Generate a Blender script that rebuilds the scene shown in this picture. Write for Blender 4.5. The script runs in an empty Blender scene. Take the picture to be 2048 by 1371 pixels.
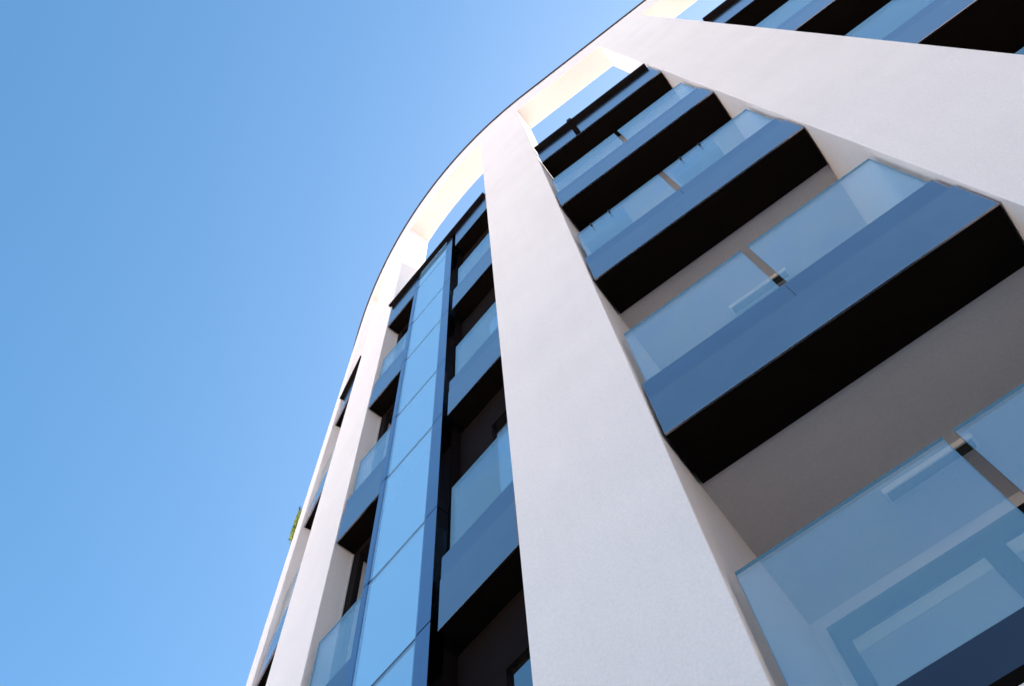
import bpy, bmesh, math, random
from mathutils import Vector, Matrix
random.seed(7)
S = bpy.context.scene
COL = S.collection

# ------------------------------------------------------------------ camera
EYE = 1.6
R_ROWS = None
def cam_basis():
    f, V, c = 2050.0, (932.7, -6.9), (1024.0, 685.5)
    up = Vector((V[0]-c[0], V[1]-c[1], f)).normalized()
    x = (Vector((1, 0, 0)) - up.x*up).normalized()
    y = up.cross(x)
    return x, y, up
bx_, by_, bz_ = cam_basis()
def to_world(v):
    return Vector((bx_.dot(v), by_.dot(v), bz_.dot(v)))
cx_ = to_world(Vector((1, 0, 0))); cy_ = to_world(Vector((0, -1, 0))); cz_ = to_world(Vector((0, 0, -1)))
cam_d = bpy.data.cameras.new('camera')
cam_d.sensor_width = 36.0
cam_d.lens = 36.0*2050.0/2048.0
cam_d.clip_start = 0.05; cam_d.clip_end = 3000
cam = bpy.data.objects.new('camera', cam_d)
m = Matrix.Identity(4)
for i in range(3):
    m[i][0] = cx_[i]; m[i][1] = cy_[i]; m[i][2] = cz_[i]
m[2][3] = EYE
cam.matrix_world = m
COL.objects.link(cam)
S.camera = cam

# ------------------------------------------------------------------ sky + sun
SUN_AZ = math.radians(27.0)      # plan angle of the direction to the sun, from +X
SUN_EL = math.radians(44.0)
w = bpy.data.worlds.new('World'); S.world = w; w.use_nodes = True
nt = w.node_tree; nt.nodes.clear()
sky = nt.nodes.new('ShaderNodeTexSky'); sky.sky_type = 'NISHITA'
sky.sun_disc = False
sky.sun_elevation = SUN_EL
sky.sun_rotation = math.pi/2 - SUN_AZ
sky.altitude = 200; sky.air_density = 1.0; sky.dust_density = 2.1; sky.ozone_density = 2.5
bg = nt.nodes.new('ShaderNodeBackground'); bg.inputs['Strength'].default_value = 0.09
out = nt.nodes.new('ShaderNodeOutputWorld')
hs = nt.nodes.new('ShaderNodeHueSaturation'); hs.inputs['Saturation'].default_value = 1.22; hs.inputs['Hue'].default_value = 0.486
nt.links.new(sky.outputs[0], hs.inputs['Color']); nt.links.new(hs.outputs[0], bg.inputs['Color']); nt.links.new(bg.outputs[0], out.inputs['Surface'])
sd = bpy.data.lights.new('sun', 'SUN'); sd.energy = 5.0; sd.angle = math.radians(0.5); sd.color = (1.0, 0.97, 0.90)
sun = bpy.data.objects.new('sun', sd); COL.objects.link(sun)
sv = Vector((math.cos(SUN_AZ)*math.cos(SUN_EL), math.sin(SUN_AZ)*math.cos(SUN_EL), math.sin(SUN_EL)))
sun.rotation_euler = sv.to_track_quat('Z', 'Y').to_euler()
sun.location = sv*60
S.view_settings.view_transform = 'Standard'; S.view_settings.look = 'None'
S.view_settings.exposure = 1.87; S.view_settings.gamma = 1.0
S.render.engine = 'CYCLES'
S.cycles.max_bounces = 10; S.cycles.transparent_max_bounces = 16; S.cycles.glossy_bounces = 6; S.cycles.diffuse_bounces = 5

# ------------------------------------------------------------------ materials
def new_mat(name):
    m = bpy.data.materials.new(name); m.use_nodes = True
    nt = m.node_tree; nt.nodes.clear()
    o = nt.nodes.new('ShaderNodeOutputMaterial')
    return m, nt, o
def principled(name, base, rough=0.5, metal=0.0, ior=1.5, noise=None, bump=None):
    """noise=(scale, amount): base colour mottling; bump=(scale, strength, distance)"""
    m, nt, o = new_mat(name)
    p = nt.nodes.new('ShaderNodeBsdfPrincipled')
    p.inputs['Base Color'].default_value = (*base, 1); p.inputs['Roughness'].default_value = rough
    p.inputs['Metallic'].default_value = metal; p.inputs['IOR'].default_value = ior
    if name in ('black_soffit_panel', 'dark_bronze_metal', 'coping_metal'): p.inputs['Specular IOR Level'].default_value = 0.04
    nt.links.new(p.outputs[0], o.inputs['Surface'])
    tc = nt.nodes.new('ShaderNodeTexCoord')
    if noise:
        n = nt.nodes.new('ShaderNodeTexNoise'); n.inputs['Scale'].default_value = noise[0]
        n.inputs['Detail'].default_value = 6; n.inputs['Roughness'].default_value = 0.6
        nt.links.new(tc.outputs['Object'], n.inputs['Vector'])
        r = nt.nodes.new('ShaderNodeMapRange'); a = noise[1]
        r.inputs['From Min'].default_value = 0.3; r.inputs['From Max'].default_value = 0.7
        r.inputs['To Min'].default_value = 1-a; r.inputs['To Max'].default_value = 1+a
        nt.links.new(n.outputs['Fac'], r.inputs['Value'])
        v = nt.nodes.new('ShaderNodeVectorMath'); v.operation = 'SCALE'; v.inputs[0].default_value = base
        nt.links.new(r.outputs[0], v.inputs['Scale']); nt.links.new(v.outputs[0], p.inputs['Base Color'])
    if bump:
        n2 = nt.nodes.new('ShaderNodeTexNoise'); n2.inputs['Scale'].default_value = bump[0]; n2.inputs['Detail'].default_value = 4
        nt.links.new(tc.outputs['Object'], n2.inputs['Vector'])
        b = nt.nodes.new('ShaderNodeBump'); b.inputs['Strength'].default_value = bump[1]; b.inputs['Distance'].default_value = bump[2]
        nt.links.new(n2.outputs['Fac'], b.inputs['Height']); nt.links.new(b.outputs[0], p.inputs['Normal'])
    return m
def stucco(name, base):
    m, nt, o = new_mat(name)
    p = nt.nodes.new('ShaderNodeBsdfPrincipled'); p.inputs['Roughness'].default_value = 0.85
    p.inputs['Specular IOR Level'].default_value = 0.2
    nt.links.new(p.outputs[0], o.inputs['Surface'])
    tc = nt.nodes.new('ShaderNodeTexCoord')
    big = nt.nodes.new('ShaderNodeTexNoise'); big.inputs['Scale'].default_value = 1.3; big.inputs['Detail'].default_value = 5
    nt.links.new(tc.outputs['Object'], big.inputs['Vector'])
    mp = nt.nodes.new('ShaderNodeMapping'); mp.inputs['Scale'].default_value = (9, 9, 0.6)      # rain streaks run down
    nt.links.new(tc.outputs['Object'], mp.inputs['Vector'])
    st = nt.nodes.new('ShaderNodeTexNoise'); st.inputs['Scale'].default_value = 1.0; st.inputs['Detail'].default_value = 5
    nt.links.new(mp.outputs[0], st.inputs['Vector'])
    gr = nt.nodes.new('ShaderNodeTexNoise'); gr.inputs['Scale'].default_value = 75; gr.inputs['Detail'].default_value = 3
    nt.links.new(tc.outputs['Object'], gr.inputs['Vector'])
    def rng(src, a):
        r = nt.nodes.new('ShaderNodeMapRange'); r.inputs['From Min'].default_value = 0.3; r.inputs['From Max'].default_value = 0.7
        r.inputs['To Min'].default_value = 1-a; r.inputs['To Max'].default_value = 1+a*0.5
        nt.links.new(src, r.inputs['Value']); return r.outputs[0]
    a = nt.nodes.new('ShaderNodeMath'); a.operation = 'MULTIPLY'
    nt.links.new(rng(big.outputs['Fac'], 0.035), a.inputs[0]); nt.links.new(rng(st.outputs['Fac'], 0.015), a.inputs[1])
    b = nt.nodes.new('ShaderNodeMath'); b.operation = 'MULTIPLY'
    nt.links.new(a.outputs[0], b.inputs[0]); nt.links.new(rng(gr.outputs['Fac'], 0.06), b.inputs[1])
    v = nt.nodes.new('ShaderNodeVectorMath'); v.operation = 'SCALE'; v.inputs[0].default_value = base
    nt.links.new(b.outputs[0], v.inputs['Scale']); nt.links.new(v.outputs[0], p.inputs['Base Color'])
    ad = nt.nodes.new('ShaderNodeMath'); ad.operation = 'MULTIPLY_ADD'; ad.inputs[1].default_value = 2.5
    nt.links.new(big.outputs['Fac'], ad.inputs[0]); nt.links.new(gr.outputs['Fac'], ad.inputs[2])
    bp = nt.nodes.new('ShaderNodeBump'); bp.inputs['Strength'].default_value = 0.35; bp.inputs['Distance'].default_value = 0.004
    nt.links.new(ad.outputs[0], bp.inputs['Height']); nt.links.new(bp.outputs[0], p.inputs['Normal'])
    return m
def schlick(nt, f0):
    g = nt.nodes.new('ShaderNodeNewGeometry')
    d = nt.nodes.new('ShaderNodeVectorMath'); d.operation = 'DOT_PRODUCT'
    nt.links.new(g.outputs['Normal'], d.inputs[0]); nt.links.new(g.outputs['Incoming'], d.inputs[1])
    def mth(op, a, b=None):
        n = nt.nodes.new('ShaderNodeMath'); n.operation = op
        for i, q in enumerate((a, b)):
            if q is None: continue
            if isinstance(q, (int, float)): n.inputs[i].default_value = q
            else: nt.links.new(q, n.inputs[i])
        return n.outputs[0]
    c = mth('ABSOLUTE', d.outputs['Value'])
    k = mth('POWER', mth('SUBTRACT', 1.0, c), 5.0)
    return mth('ADD', mth('MULTIPLY', k, 1-f0), f0)
def glass(name, f0, tint, sky_sheen=0.065):
    m, nt, o = new_mat(name)
    F = schlick(nt, f0)
    tr = nt.nodes.new('ShaderNodeBsdfTransparent'); tr.inputs['Color'].default_value = (*tint, 1)
    gl = nt.nodes.new('ShaderNodeBsdfGlossy'); gl.inputs['Roughness'].default_value = 0.015; gl.inputs['Color'].default_value = (0.94, 0.97, 1, 1)
    tc = nt.nodes.new('ShaderNodeTexCoord')
    nz = nt.nodes.new('ShaderNodeTexNoise'); nz.inputs['Scale'].default_value = 1.7; nz.inputs['Detail'].default_value = 1.5
    nt.links.new(tc.outputs['Object'], nz.inputs['Vector'])
    rp = nt.nodes.new('ShaderNodeValToRGB'); e = rp.color_ramp.elements          # faint colours of toughened glass
    e[0].position = 0.34; e[0].color = (0.93, 0.97, 1, 1); e[1].position = 0.66; e[1].color = (0.86, 0.95, 1, 1)
    for ps, cl in ((0.45, (1.0, 0.99, 0.96, 1)), (0.55, (0.97, 1.0, 0.97, 1))):
        q = rp.color_ramp.elements.new(ps); q.color = cl
    nt.links.new(nz.outputs['Fac'], rp.inputs['Fac']); nt.links.new(rp.outputs['Color'], gl.inputs['Color'])
    df = nt.nodes.new('ShaderNodeBsdfDiffuse'); df.inputs['Color'].default_value = (0.66, 0.86, 0.95, 1)   # pale blue diffuse share stands in for brighter reflected sky
    md = nt.nodes.new('ShaderNodeMixShader'); md.inputs[0].default_value = sky_sheen
    nt.links.new(tr.outputs[0], md.inputs[1]); nt.links.new(df.outputs[0], md.inputs[2])
    mx = nt.nodes.new('ShaderNodeMixShader')
    nt.links.new(F, mx.inputs[0]); nt.links.new(md.outputs[0], mx.inputs[1]); nt.links.new(gl.outputs[0], mx.inputs[2])
    nt.links.new(mx.outputs[0], o.inputs['Surface'])
    return m
def window_glass(name, f0, inner):
    m, nt, o = new_mat(name)
    F = schlick(nt, f0)
    df = nt.nodes.new('ShaderNodeBsdfDiffuse')
    oi = nt.nodes.new('ShaderNodeObjectInfo'); mr = nt.nodes.new('ShaderNodeMapRange')
    mr.inputs['To Min'].default_value = 0.82; mr.inputs['To Max'].default_value = 1.12
    nt.links.new(oi.outputs['Random'], mr.inputs['Value'])
    sc = nt.nodes.new('ShaderNodeVectorMath'); sc.operation = 'SCALE'; sc.inputs[0].default_value = inner
    nt.links.new(mr.outputs[0], sc.inputs['Scale']); nt.links.new(sc.outputs[0], df.inputs['Color'])
    gl = nt.nodes.new('ShaderNodeBsdfGlossy'); gl.inputs['Roughness'].default_value = 0.02; gl.inputs['Color'].default_value = (0.97, 1, 1, 1)
    tc = nt.nodes.new('ShaderNodeTexCoord')
    n2 = nt.nodes.new('ShaderNodeTexNoise'); n2.inputs['Scale'].default_value = 1.6; n2.inputs['Detail'].default_value = 1
    nt.links.new(tc.outputs['Object'], n2.inputs['Vector'])
    b = nt.nodes.new('ShaderNodeBump'); b.inputs['Strength'].default_value = 0.05; b.inputs['Distance'].default_value = 0.01
    nt.links.new(n2.outputs['Fac'], b.inputs['Height']); nt.links.new(b.outputs[0], gl.inputs['Normal'])
    mx = nt.nodes.new('ShaderNodeMixShader')
    nt.links.new(F, mx.inputs[0]); nt.links.new(df.outputs[0], mx.inputs[1]); nt.links.new(gl.outputs[0], mx.inputs[2])
    nt.links.new(mx.outputs[0], o.inputs['Surface'])
    return m
def panel_metal(name, base, rough):
    m = principled(name, base, rough, metal=1.0, noise=(3.0, 0.05))
    nt = m.node_tree; p = [n for n in nt.nodes if n.type == 'BSDF_PRINCIPLED'][0]
    tc = [n for n in nt.nodes if n.type == 'TEX_COORD'][0]
    n2 = nt.nodes.new('ShaderNodeTexNoise'); n2.inputs['Scale'].default_value = 2.2; n2.inputs['Detail'].default_value = 2
    nt.links.new(tc.outputs['Object'], n2.inputs['Vector'])
    n3 = nt.nodes.new('ShaderNodeTexNoise'); n3.inputs['Scale'].default_value = 900; n3.inputs['Detail'].default_value = 1
    nt.links.new(tc.outputs['Object'], n3.inputs['Vector'])
    b = nt.nodes.new('ShaderNodeBump'); b.inputs['Strength'].default_value = 0.10; b.inputs['Distance'].default_value = 0.01
    nt.links.new(n2.outputs['Fac'], b.inputs['Height'])
    b2 = nt.nodes.new('ShaderNodeBump'); b2.inputs['Strength'].default_value = 0.10; b2.inputs['Distance'].default_value = 0.0004
    nt.links.new(n3.outputs['Fac'], b2.inputs['Height']); nt.links.new(b.outputs[0], b2.inputs['Normal'])
    nt.links.new(b2.outputs[0], p.inputs['Normal'])
    return m
M = {
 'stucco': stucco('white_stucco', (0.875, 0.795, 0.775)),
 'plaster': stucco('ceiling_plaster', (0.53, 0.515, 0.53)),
 'black': principled('black_soffit_panel', (0.0048, 0.0032, 0.0024), 0.8, noise=(5, 0.15)),
 'fascia': panel_metal('anodised_fascia', (0.45, 0.375, 0.375), 0.13),
 'channel': panel_metal('dark_rail_channel', (0.37, 0.325, 0.35), 0.13),
 'navy': panel_metal('navy_rail_channel', (0.135, 0.10, 0.108), 0.2),
 'doorframe': panel_metal('door_frame_metal', (0.02, 0.022, 0.03), 0.4),
 'doorpane': window_glass('door_pane', 0.10, (0.24, 0.27, 0.28)),
 'blind': principled('roller_blind', (0.36, 0.38, 0.36), 0.8),
 'greywall': stucco('grey_render', (0.42, 0.40, 0.38)),
 'frame': panel_metal('curtain_frame', (0.31, 0.325, 0.42), 0.13),
 'dark': principled('dark_bronze_metal', (0.010, 0.0065, 0.006), 0.7, noise=(8, 0.15)),
 'coping': principled('coping_metal', (0.010, 0.008, 0.008), 0.4, noise=(4, 0.2)),
 'redcoping': principled('brown_roof_coping', (0.045, 0.026, 0.026), 0.45, noise=(6, 0.2)),
 'glass': glass('balustrade_glass', 0.22, (0.95, 0.99, 1.0)),
 'edge': principled('glass_edge', (0.02, 0.09, 0.10), 0.15),
 'pane': window_glass('curtain_pane', 0.52, (0.30, 0.60, 0.92)),  # bright blue base colour stands in for sky reflected in the column panes
 'bead': window_glass('glazing_bead', 0.42, (0.14, 0.30, 0.50)),
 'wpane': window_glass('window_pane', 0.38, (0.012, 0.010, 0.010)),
 'lightframe': principled('pale_window_edge', (0.55, 0.54, 0.53), 0.5),
 'gravel': principled('roof_gravel', (0.07, 0.08, 0.066), 0.9, noise=(40, 0.25)),
 'paving': principled('pale_paving', (0.72, 0.57, 0.46), 0.9, noise=(2.0, 0.12)),
 'asphalt': principled('asphalt', (0.06, 0.06, 0.062), 0.9, noise=(6, 0.2)),
 'leaf': principled('leaf', (0.24, 0.31, 0.025), 0.5, noise=(30, 0.3)),
 'stem': principled('stem', (0.05, 0.06, 0.03), 0.7),
 'planter': principled('planter_box', (0.05, 0.10, 0.16), 0.6),
 'lampglass': principled('lamp_cover', (0.02, 0.018, 0.016), 0.3),
}

# ------------------------------------------------------------------ helpers
FL = Vector((0.970, 2.106)); FR = Vector((2.528, 0.928))
class Frame:
    def __init__(s, O, t):
        s.O = Vector(O); s.t = Vector(t).normalized(); s.n = Vector((s.t.y, -s.t.x))     # n points to the street
    def xy(s, a, o): return s.O + s.t*a + s.n*o
    def loc(s, P): d = Vector(P)-s.O; return d.dot(s.t), d.dot(s.n)
B = Frame(FL, FR-FL)
A = Frame((-1.168, 4.382), (0.644, -0.765))
def add_prism(bm, poly, z0, z1, top=True, bottom=True, mi=0):
    z0 += EYE; z1 += EYE
    lo = [bm.verts.new((p[0], p[1], z0)) for p in poly]; hi = [bm.verts.new((p[0], p[1], z1)) for p in poly]
    n = len(poly); fs = []
    for i in range(n):
        j = (i+1) % n
        fs.append(bm.faces.new((lo[i], lo[j], hi[j], hi[i])))
    if top: fs.append(bm.faces.new(hi))
    if bottom: fs.append(bm.faces.new(lo[::-1]))
    for f in fs: f.material_index = mi
    return fs
def add_box(bm, F, t0, t1, o0, o1, z0, z1, mi=0):
    return add_prism(bm, [F.xy(t0, o0), F.xy(t1, o0), F.xy(t1, o1), F.xy(t0, o1)], z0, z1, mi=mi)
def make(name, bm, mats, parent=None, bevel=0.0, smooth=False):
    bmesh.ops.recalc_face_normals(bm, faces=bm.faces[:])
    me = bpy.data.meshes.new(name); bm.to_mesh(me); bm.free()
    for k in (mats if isinstance(mats, (list, tuple)) else [mats]): me.materials.append(M[k])
    o = bpy.data.objects.new(name, me); COL.objects.link(o)
    if parent is not None: o.parent = parent
    if bevel:
        md = o.modifiers.new('bevel', 'BEVEL'); md.width = bevel; md.segments = 2; md.limit_method = 'ANGLE'; md.angle_limit = math.radians(35)
    if smooth:
        for p in me.polygons: p.use_smooth = True
    return o
def box(name, F, t0, t1, o0, o1, z0, z1, mat, parent, bevel=0.0):
    bm = bmesh.new(); add_box(bm, F, t0, t1, o0, o1, z0, z1)
    return make(name, bm, mat, parent, bevel)
def pane_box(name, F, t0, t1, o0, o1, z0, z1, mat, parent):
    """glass sheet: two faces of glass, green edges"""
    bm = bmesh.new(); fs = add_box(bm, F, t0, t1, o0, o1, z0, z1)
    for i, f in enumerate(fs): f.material_index = 0 if i in (0, 2) else 1
    return make(name, bm, [mat, 'edge'], parent)

# ------------------------------------------------------------------ the ground
bm = bmesh.new()
add_prism(bm, [(-400, -400), (400, -400), (400, 400), (-400, 400)], -EYE-0.3, -EYE)
g = make('ground', bm, 'paving'); g['kind'] = 'structure'
bm = bmesh.new(); add_box(bm, B, -200, 200, 9, 16, -EYE-0.1, -EYE+0.004)
g = make('road', bm, 'asphalt'); g['kind'] = 'structure'

# ------------------------------------------------------------------ building
bld = bpy.data.objects.new('apartment_building', None); COL.objects.link(bld)
bld['label'] = 'curved white apartment block with tall pillars, dark balconies and glass rails'
bld['category'] = 'building'
def Z(i): return 1.752 + 3.0*(i-1)
ZR, ZB, ZT = 14.72, 20.22, 21.55        # roof, underside of the crown beam, top of the crown beam
# facade line in frame B: straight at OFF for t > T0, then an arc of radius RA
OFF, T0, RA = 0.0286, 0.2454, 10.39
def front(t, dep=0.0):
    if t >= T0: return B.xy(t, OFF-dep)
    ph = math.asin((T0-t)/RA); r = RA-dep
    return B.xy(T0-r*math.sin(ph), OFF-RA+r*math.cos(ph))
def front_phi(ph, dep=0.0):
    r = RA-dep
    return B.xy(T0-r*math.sin(ph), OFF-RA+r*math.cos(ph))
def phi_of(t): return math.asin((T0-t)/RA) if t < T0 else (T0-t)/RA     # arc-length parameter / RA, negative on the straight part
def curve(p, dep=0.0): return front_phi(p, dep) if p > 0 else B.xy(T0 - p*RA, OFF-dep)
def crange(p0, p1, step=0.012):
    n = max(2, int(abs(p1-p0)/step)+1)
    return [p0+(p1-p0)*i/n for i in range(n+1)]
PH = {k: phi_of(v) for k, v in dict(P0R=2.916, P0L=1.961, P1R=-0.0114, P1L=-0.951, P2R=-3.085, P2L=-3.952, P3R=-4.64).items()}
PH['P3L'] = math.radians(35.4)
C = Frame(curve(PH['P3R']), curve(PH['P2L'])-curve(PH['P3R']))
wC = (curve(PH['P2L'])-curve(PH['P3R'])).length
E_ = Frame(curve(math.radians(46.5)), curve(PH['P3L'])-curve(math.radians(46.5)))
wE = (curve(PH['P3L'])-curve(math.radians(46.5))).length
DEP = 0.45
def pillar(pl, pr, left_in, right_in):
    """pl, pr: curve parameters of the left and right front corners; *_in: plan points of the sides going inwards"""
    bm = bmesh.new()
    fr = [curve(p) for p in crange(pl, pr)]
    add_prism(bm, fr + right_in + left_in[::-1], -EYE-0.2, ZR)
    L, Rr = curve(pl, DEP), curve(pr, DEP)
    def cut(P0, inn):       # follow the side until DEP behind the front
        d = 0; q = P0
        for s in inn:
            l = (s-q).length
            if d+l >= DEP: return [q+(s-q)*((DEP-d)/l)]
            d += l; q = s
        return [q]
    def side(P0, inn):
        pts = []; d = 0; q = P0
        for s in inn:
            l = (s-q).length
            if d+l >= DEP: pts.append(q+(s-q)*((DEP-d)/l)); return pts
            pts.append(s); d += l; q = s
        return pts
    add_prism(bm, fr + side(fr[-1], right_in) + side(fr[0], left_in)[::-1], ZR, ZB, top=False, bottom=False)
    return make('pillar', bm, 'stucco', bld, bevel=0.006)
tP1A, _ = A.loc(curve(PH['P1L']))
W1 = 1.955
pillar(PH['P1L'], PH['P1R'], [A.xy(tP1A, -0.9)], [B.xy(-0.0114, -1.5)])
pillar(PH['P0L'], PH['P0R'], [B.xy(1.961, -1.5)], [B.xy(2.916, -1.5)])
pillar(PH['P2L'], PH['P2R'], [C.xy(wC, -1.0)], [A.xy(-0.006, -0.6)])
pillar(PH['P3L'], PH['P3R'], [E_.xy(wE, -1.2)], [C.xy(0.0, -1.0)])
def php(t): return (T0-t)/RA
pillar(php(4.89), php(5.84), [B.xy(4.89, -1.5)], [B.xy(5.84, -1.5)])
pillar(php(7.81), php(8.76), [B.xy(7.81, -1.5)], [B.xy(8.76, -1.5)])
pillar(math.radians(51.5), math.radians(46.5), [curve(math.radians(51.5), 1.2)], [E_.xy(0.0, -1.2)])
# crown beam and its coping
pp = crange(math.radians(51.5), php(8.76))
bm = bmesh.new(); add_prism(bm, [curve(p) for p in pp] + [curve(p, DEP) for p in pp[::-1]], ZB, ZT)
make('roof_beam', bm, 'stucco', bld, bevel=0.006)
bm = bmesh.new(); add_prism(bm, [curve(p, -0.03) for p in pp] + [curve(p, DEP+0.03) for p in pp[::-1]], ZT, ZT+0.05)
make('roof_coping', bm, 'redcoping', bld)
# body behind the recesses
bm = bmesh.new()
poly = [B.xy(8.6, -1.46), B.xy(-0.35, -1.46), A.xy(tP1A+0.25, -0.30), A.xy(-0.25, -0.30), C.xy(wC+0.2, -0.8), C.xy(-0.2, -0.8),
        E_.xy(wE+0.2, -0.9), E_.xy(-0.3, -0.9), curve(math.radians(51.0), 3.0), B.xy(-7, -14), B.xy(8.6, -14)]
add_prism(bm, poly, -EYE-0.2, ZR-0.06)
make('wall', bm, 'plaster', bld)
bm = bmesh.new(); add_prism(bm, [Vector(p) for p in poly], ZR-0.06, ZR+0.02)
make('roof', bm, 'gravel', bld)

def door(F, t0, t1, o, z0, z1, n, parent, top=0.17, stile=0.083, pm='doorpane'):
    """n sliding leaves with dark frames; o is the outer face"""
    bm = bmesh.new(); d = 0.05
    add_box(bm, F, t0, t1, o-d, o, z1-top, z1)
    add_box(bm, F, t0, t1, o-d, o, z0, z0+0.08)
    ws = (t1-t0)/n; cuts = []
    for k in range(n+1):
        c = t0+ws*k
        a, b = (c, c+stile) if k == 0 else ((c-stile, c) if k == n else (c-stile*0.72, c+stile*0.72))
        add_box(bm, F, a, b, o-d, o, z0+0.08, z1-top); cuts.append((a, b))
    fr = make('balcony_door', bm, 'doorframe', parent)
    for k in range(n):
        box('pane', F, cuts[k][1], cuts[k+1][0], o-0.035, o-0.020, z0+0.08, z1-top, pm, fr)
        if pm == 'doorpane': box('blind', F, cuts[k][1], cuts[k+1][0], o-0.019, o-0.016, z1-top-0.10, z1-top, 'blind', fr)
    return fr

def deep_balcony(F, w, i, white=True):
    """bay with a deep loggia (frame B): slab, fascia, channel, two glass sheets, ceiling lamp, door"""
    z = Z(i)
    bm = bmesh.new()
    sd = 0.36 if white else 1.44
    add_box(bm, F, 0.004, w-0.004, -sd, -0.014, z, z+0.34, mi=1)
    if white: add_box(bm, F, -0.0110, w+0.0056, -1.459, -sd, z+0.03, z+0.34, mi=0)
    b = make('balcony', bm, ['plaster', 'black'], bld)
    if i == 1 and white:
        # lowest level: thin dark channel over the ground floor wall
        box('fascia', F, 0.004, w-0.004, -0.016, -0.003, z+0.50, z+0.548, 'black', b)
        for a, c in ((0.006, 0.976), (0.979, w-0.006)):
            box('rail_channel', F, a, c, -0.07, -0.012, z+0.5485, z+0.735, 'navy', b)
    elif i < 5:
        box('fascia', F, 0.006, w-0.006, -0.014, 0.0, z-0.006, z+0.468, 'fascia', b, bevel=0.002)
        g = 0.0 if white else 0.022
        if not white: box('groove', F, 0.006, w-0.006, -0.05, -0.010, z+0.469, z+0.491, 'black', b)
        for a, c in ((0.004, 0.976), (0.979, w-0.012)):
            box('rail_channel', F, a, c, -0.07, -0.015, z+0.47+g, z+0.735, 'channel', b)
    else:
        box('fascia', F, 0.006, w-0.006, -0.014, 0.0, z-0.006, z+0.98, 'fascia', b, bevel=0.002)
        box('coping', F, 0.004, w-0.02, -0.36, 0.065, z+0.985, z+1.04, 'coping', b, bevel=0.003)
    if i < 5:
        zt = z+1.655+(0.035 if i == 1 else 0)
        for a, c in ((0.026, 0.952), (1.002, w-0.03)):
            pane_box('glass_panel', F, a, c, -0.046, -0.030, z+0.70, zt, 'glass', b)
        for c in (0.2, 0.8, 1.2, 1.75):
            pass
    if 1 < i and white:
        # slim surface lamp on the ceiling over the level below
        bm = bmesh.new(); lo = -0.99 if i == 2 else -0.85
        add_box(bm, F, 0.72, 1.26, lo-0.08, lo, z-0.015, z+0.03)
        l = make('ceiling_lamp', bm, 'lightframe', b, bevel=0.004)
        box('lamp_cover', F, 0.735, 1.245, lo-0.068, lo-0.012, z-0.019, z-0.0155, 'lampglass', l)
    if i < 5:
        if white: door(F, 0.03+0.035, w-0.03, -1.41, z+0.36, z+2.87, 2, bld)
        else: door(F, 0.03, w-0.03, -0.62, z+0.36, z+2.98, 3, bld, top=0.12, stile=0.06, pm='wpane')
    return b
for i in range(1, 6): deep_balcony(B, W1, i)
D = Frame(B.xy(2.919, 0), B.t); D2 = Frame(B.xy(5.843, 0), B.t); WD = 1.967
for i in range(1, 6):
    deep_balcony(D, WD, i, white=False)
    deep_balcony(D2, WD, i, white=False)
# ground floor wall under the lowest loggias
for F, ww in ((B, W1), (D, WD), (D2, WD)):
    box('wall', F, 0.002, ww-0.002, -0.3, -0.006, -EYE-0.2, Z(1)+ (0.497 if F is B else -0.004), 'stucco', bld)

# ---- bay A: shallow balconies either side of a glazed column
wA = tP1A-0.004
def shallow(F, t0, t1, i, g0, g1, gtop, split=True, wd=0.185, name='balcony'):
    z = Z(i)
    b = box(name, F, t0+0.003, t1-0.003, -wd-0.10, -0.014, z, z+0.34, 'black', bld)
    if i < 5:
        box('fascia', F, t0, t1, -0.014, 0.0, z-0.006, z+0.50, 'fascia', b, bevel=0.002)
        box('rail_channel', F, t0+0.002, t1-0.002, -0.07, -0.006, z+0.505, z+0.755, 'channel', b)
        pane_box('glass_panel', F, g0, g1, -0.040, -0.026, z+0.72, z+gtop, 'glass', b)
    else:
        box('fascia', F, t0, t1, -0.014, 0.0, z-0.006, z+0.98, 'fascia', b, bevel=0.002)
    return b
def window(F, t0, t1, o, z0, z1, parent, stile, top, right=0.05):
    bm = bmesh.new(); d = 0.06
    add_box(bm, F, t0, t1, o-d, o, z1-top, z1); add_box(bm, F, t0, t1, o-d, o, z0, z0+0.06)
    add_box(bm, F, t0, t0+stile, o-d, o, z0+0.06, z1-top); add_box(bm, F, t1-right, t1, o-d, o, z0+0.06, z1-top)
    fr = make('window', bm, 'dark', parent)
    box('pane', F, t0+stile, t1-right, o-0.04, o-0.025, z0+0.06, z1-top, 'wpane', fr)
    return fr
for i in range(1, 6):
    shallow(A, 0.0, 0.596, i, 0.060, 0.592, 1.53)
    b = shallow(A, 1.502, wA, i, 1.556, wA-0.01, 1.635)
    if i < 5:
        # return of the glass to the window and its dark edge post
        box('post', A, 1.552, 1.566, -0.060, -0.041, Z(i)+0.74, Z(i)+1.60, 'dark', b)
        pane_box('glass_return', Frame(A.xy(1.545, -0.05), A.n*-1), 0.0, 0.12, 0.0, 0.010, Z(i)+0.74, Z(i)+1.56, 'glass', b)
        f = window(A, 0.004, 0.590, -0.19, Z(i)+0.34, Z(i)+3.0, bld, 0.10, 0.10)
        box('frame_edge', A, 0.000, 0.012, -0.189, -0.180, Z(i)+0.35, Z(i)+2.99, 'lightframe', f)
        window(A, 1.44, wA-0.004, -0.19, Z(i)+0.34, Z(i)+3.0, bld, 0.38, 0.52)
box('coping', A, -0.03, wA, -0.32, 0.05, Z(5)+0.985, Z(5)+1.03, 'coping', bld, bevel=0.003)
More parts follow.
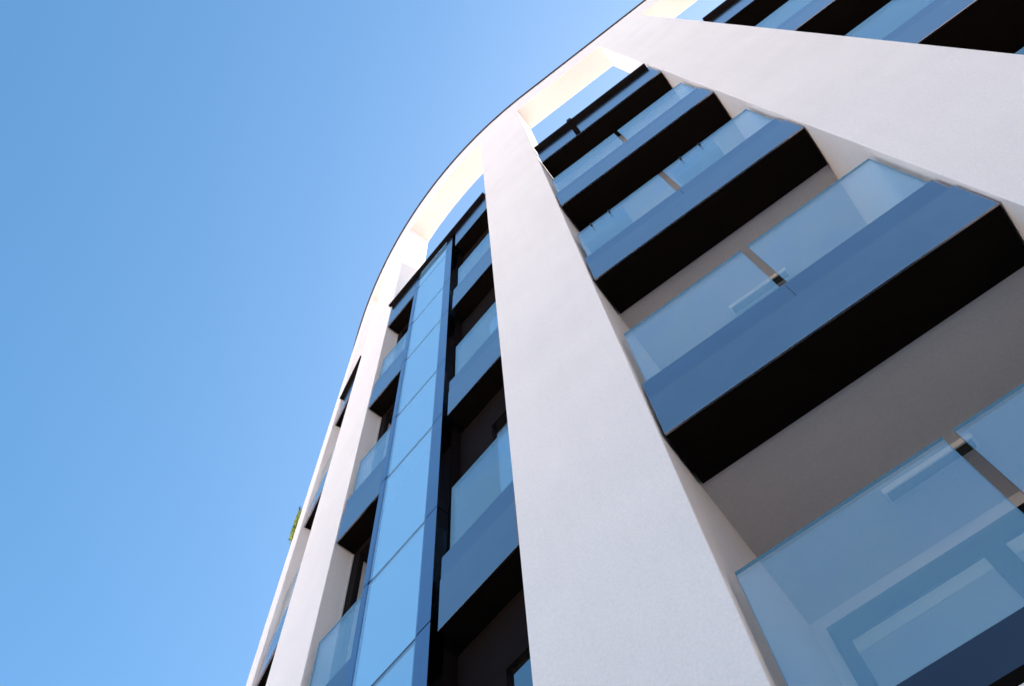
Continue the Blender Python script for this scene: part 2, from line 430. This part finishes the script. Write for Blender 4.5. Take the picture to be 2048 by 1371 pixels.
# glazed column: frame with joints, panes between
js = [-EYE+0.1]
for i in range(1, 6):
    js += [Z(i)+0.175] + ([Z(i)+1.53] if i < 5 else [])
js.append(Z(5)+0.982)
bm = bmesh.new()
for a, c in zip(js[:-1], js[1:]):
    a += 0.007; c -= 0.007
    add_box(bm, A, 0.600, 0.664, -0.10, 0.0, a, c); add_box(bm, A, 1.300, 1.430, -0.10, 0.0, a, c)
    add_box(bm, A, 0.664, 1.300, -0.10, -0.014, a, a+0.012); add_box(bm, A, 0.664, 1.300, -0.10, -0.014, c-0.012, c)
cw = make('curtain_wall', bm, 'frame', bld)
box('core', A, 0.604, 1.426, -0.285, -0.104, -EYE, Z(5)+0.97, 'dark', cw)
for a, c in zip(js[:-1], js[1:]):
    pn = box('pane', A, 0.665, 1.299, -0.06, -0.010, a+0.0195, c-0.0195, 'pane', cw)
    bm = bmesh.new()                                       # glazing beads round the pane
    add_box(bm, A, 0.6655, 0.692, -0.0095, -0.006, a+0.020, c-0.020); add_box(bm, A, 1.282, 1.2985, -0.0095, -0.006, a+0.020, c-0.020)
    add_box(bm, A, 0.692, 1.282, -0.0095, -0.006, c-0.034, c-0.020)
    make('bead', bm, 'bead', cw)

# ---- bay C and the bay round the corner: narrow balconies in grey reveals
for F, ww, so in ((C, wC, -0.03), (E_, wE, -0.45)):
    for i in range(1, 6):
        z = Z(i)
        b = box('balcony', F, 0.003, ww-0.003, so-0.55, so-0.014, z, z+0.34, 'black', bld)
        box('fascia', F, 0.004, ww-0.004, so-0.014, so, z-0.006, z+(0.5 if i < 5 else 0.98), 'fascia', b)
        if i < 5:
            box('rail_channel', F, 0.004, ww-0.004, so-0.07, so-0.012, z+0.505, z+0.74, 'channel', b)
            pane_box('glass_panel', F, 0.03, ww-0.03, so-0.046, so-0.030, z+0.70, z+1.6, 'glass', b)
            window(F, 0.01, ww-0.01, -0.72, z+0.34, z+3.0, bld, 0.05, 0.1)
        else:
            box('coping', F, 0.0, ww, so-0.2, so+0.05, z+0.985, z+1.03, 'coping', b)

# unseen blocker added on the roof, shaped to cast shadow on the crown's reveal
bm = bmesh.new()
add_box(bm, A, 0.22, 0.62, -1.75, -1.20, ZR+0.02, 16.75)
for a in (0.22, 0.57):
    for o in (-1.75, -1.25): add_box(bm, A, a, a+0.05, o, o+0.05, 16.75, 17.38)
ch = make('shadow_caster', bm, 'stucco', bld)
box('shadow_caster_top', A, 0.16, 0.68, -1.81, -1.14, 17.38, 18.55, 'stucco', ch)
# small bracket sticking out under the top coping
bm = bmesh.new(); add_box(bm, B, 0.590, 0.668, 0.001, 0.15, 14.22, 14.30); add_box(bm, B, 0.60, 0.658, 0.13, 0.16, 14.18, 14.32)
make('bracket', bm, 'coping', bld)

# ------------------------------------------------------------------ unseen block added on the right to shade the pillars
nb = bpy.data.objects.new('shading_block', None); COL.objects.link(nb)
nb['label'] = 'unseen grey block added on the right to shade the facade'; nb['category'] = 'building'
box('wall', B, 11.5, 22, 1.2, 15, -EYE-0.2, 19.0, 'greywall', nb)
box('roof', B, 11.35, 22.15, 1.05, 15.15, 19.0, 19.35, 'gravel', nb)
NF = Frame(B.xy(11.5, 15.0), -B.n)
for i in range(6):
    for k in range(4):
        a = 1.4+k*3.2; z = 0.9+3.0*i
        wf = box('window', NF, a, a+1.5, -0.05, 0.04, z, z+1.7, 'dark', nb)
        box('pane', NF, a+0.07, a+1.43, 0.041, 0.046, z+0.07, z+1.63, 'wpane', wf)

# ------------------------------------------------------------------ planters hung inside the glass rail
def planter(t0, t1, hooks, label):
    z = Z(3)
    o = bpy.data.objects.new('planter_box', None); COL.objects.link(o)
    o.location = (*B.xy((t0+t1)/2, -0.15), z+1.38+EYE)
    o['label'] = label; o['category'] = 'planter'; o['group'] = 'planter boxes hung on the glass balcony rail'
    inv = Matrix.Translation(-o.location)
    def part(name, bm, mat):
        bmesh.ops.transform(bm, matrix=inv, verts=bm.verts[:])
        return make(name, bm, mat, o, bevel=0.003)
    bm = bmesh.new(); a, b = t0+0.015, t1-0.015
    lo = [B.xy(a, -0.21), B.xy(b, -0.21), B.xy(b, -0.07), B.xy(a, -0.07)]; hi = [B.xy(t0, -0.22), B.xy(t1, -0.22), B.xy(t1, -0.055), B.xy(t0, -0.055)]
    vl = [bm.verts.new((p.x, p.y, z+1.30+EYE)) for p in lo]; vh = [bm.verts.new((p.x, p.y, z+1.60+EYE)) for p in hi]
    for i in range(4): bm.faces.new((vl[i], vl[(i+1) % 4], vh[(i+1) % 4], vh[i]))
    bm.faces.new(vl[::-1]); bm.faces.new(vh)
    part('box', bm, 'planter')
    for h in hooks:
        bm = bmesh.new()
        add_box(bm, B, h-0.008, h+0.008, -0.060, -0.018, z+1.657, z+1.667)
        add_box(bm, B, h-0.008, h+0.008, -0.0295, -0.018, z+1.575, z+1.657)
        add_box(bm, B, h-0.008, h+0.008, -0.060, -0.0465, z+1.50, z+1.657)
        part('hook', bm, 'coping')
planter(0.03, 0.515, (0.185, 0.39), 'dark planter box behind the hooked glass rail, on the side next to the central pillar')
planter(1.06, 1.52, (1.195, 1.405), 'dark planter box behind the hooked glass rail, just right of the gap between panes')

# ------------------------------------------------------------------ shrub on the balcony round the left corner
def blob_leaves(bm, c, rad, n, size):
    for _ in range(n):
        d = Vector((random.gauss(0, 1), random.gauss(0, 1), random.gauss(0, 1))).normalized()
        p = c + Vector((d.x*rad[0], d.y*rad[1], d.z*rad[2]))*(0.75+0.3*random.random())
        u = (d + 0.7*Vector((random.uniform(-1, 1), random.uniform(-1, 1), random.uniform(-1, 1)))).normalized()
        v = u.orthogonal().normalized(); w_ = u.cross(v)
        a = random.random()*6.28; e1 = v*math.cos(a)+w_*math.sin(a); e2 = u.cross(e1)
        q = [p+e1*size, p+e2*size*0.55, p-e1*size, p-e2*size*0.55]
        bm.faces.new([bm.verts.new(k) for k in q])
dray = Vector((-0.3335, 0.9427)); left = Vector((-0.9427, -0.3335))
base = dray*7.45 + left*0.0
sh = bpy.data.objects.new('potted_shrub', None); COL.objects.link(sh)
sh.location = (base.x, base.y, 12.42+EYE)
sh['label'] = 'yellow green shrub poking out past the far left edge of the building'; sh['category'] = 'shrub'
bm = bmesh.new()
for k, (dz, sx) in enumerate(((0.12, 0.06), (0.28, 0.062), (0.44, 0.06), (0.57, 0.035), (0.68, 0.02))):
    cc = Vector((0, 0, dz)) - Vector((left.x, left.y, 0))*0.03
    blob_leaves(bm, cc, (sx, 0.14, 0.10), 150 if k < 3 else 60, 0.028)
make('foliage', bm, 'leaf', sh)
bm = bmesh.new()
for k in range(7):
    x0 = Vector((left.x, left.y, 0))*random.uniform(-0.03, 0.05); h = random.uniform(0.75, 1.05)
    add_prism(bm, [(x0.x, x0.y), (x0.x+0.012, x0.y), (x0.x+0.012, x0.y+0.012), (x0.x, x0.y+0.012)], 0.1-EYE, h-EYE)
    blob_leaves(bm, x0+Vector((0, 0, h)), (0.02, 0.02, 0.03), 8, 0.012)
make('stem', bm, 'stem', sh)
bm = bmesh.new()
tt = Vector((dray.x, dray.y)); pts = [(-left*0.24-tt*0.25), (-left*0.24+tt*0.3), (-left*0.07+tt*0.3), (-left*0.07-tt*0.25)]
add_prism(bm, pts, -0.12-EYE, 0.10-EYE)
make('pot', bm, 'planter', sh)
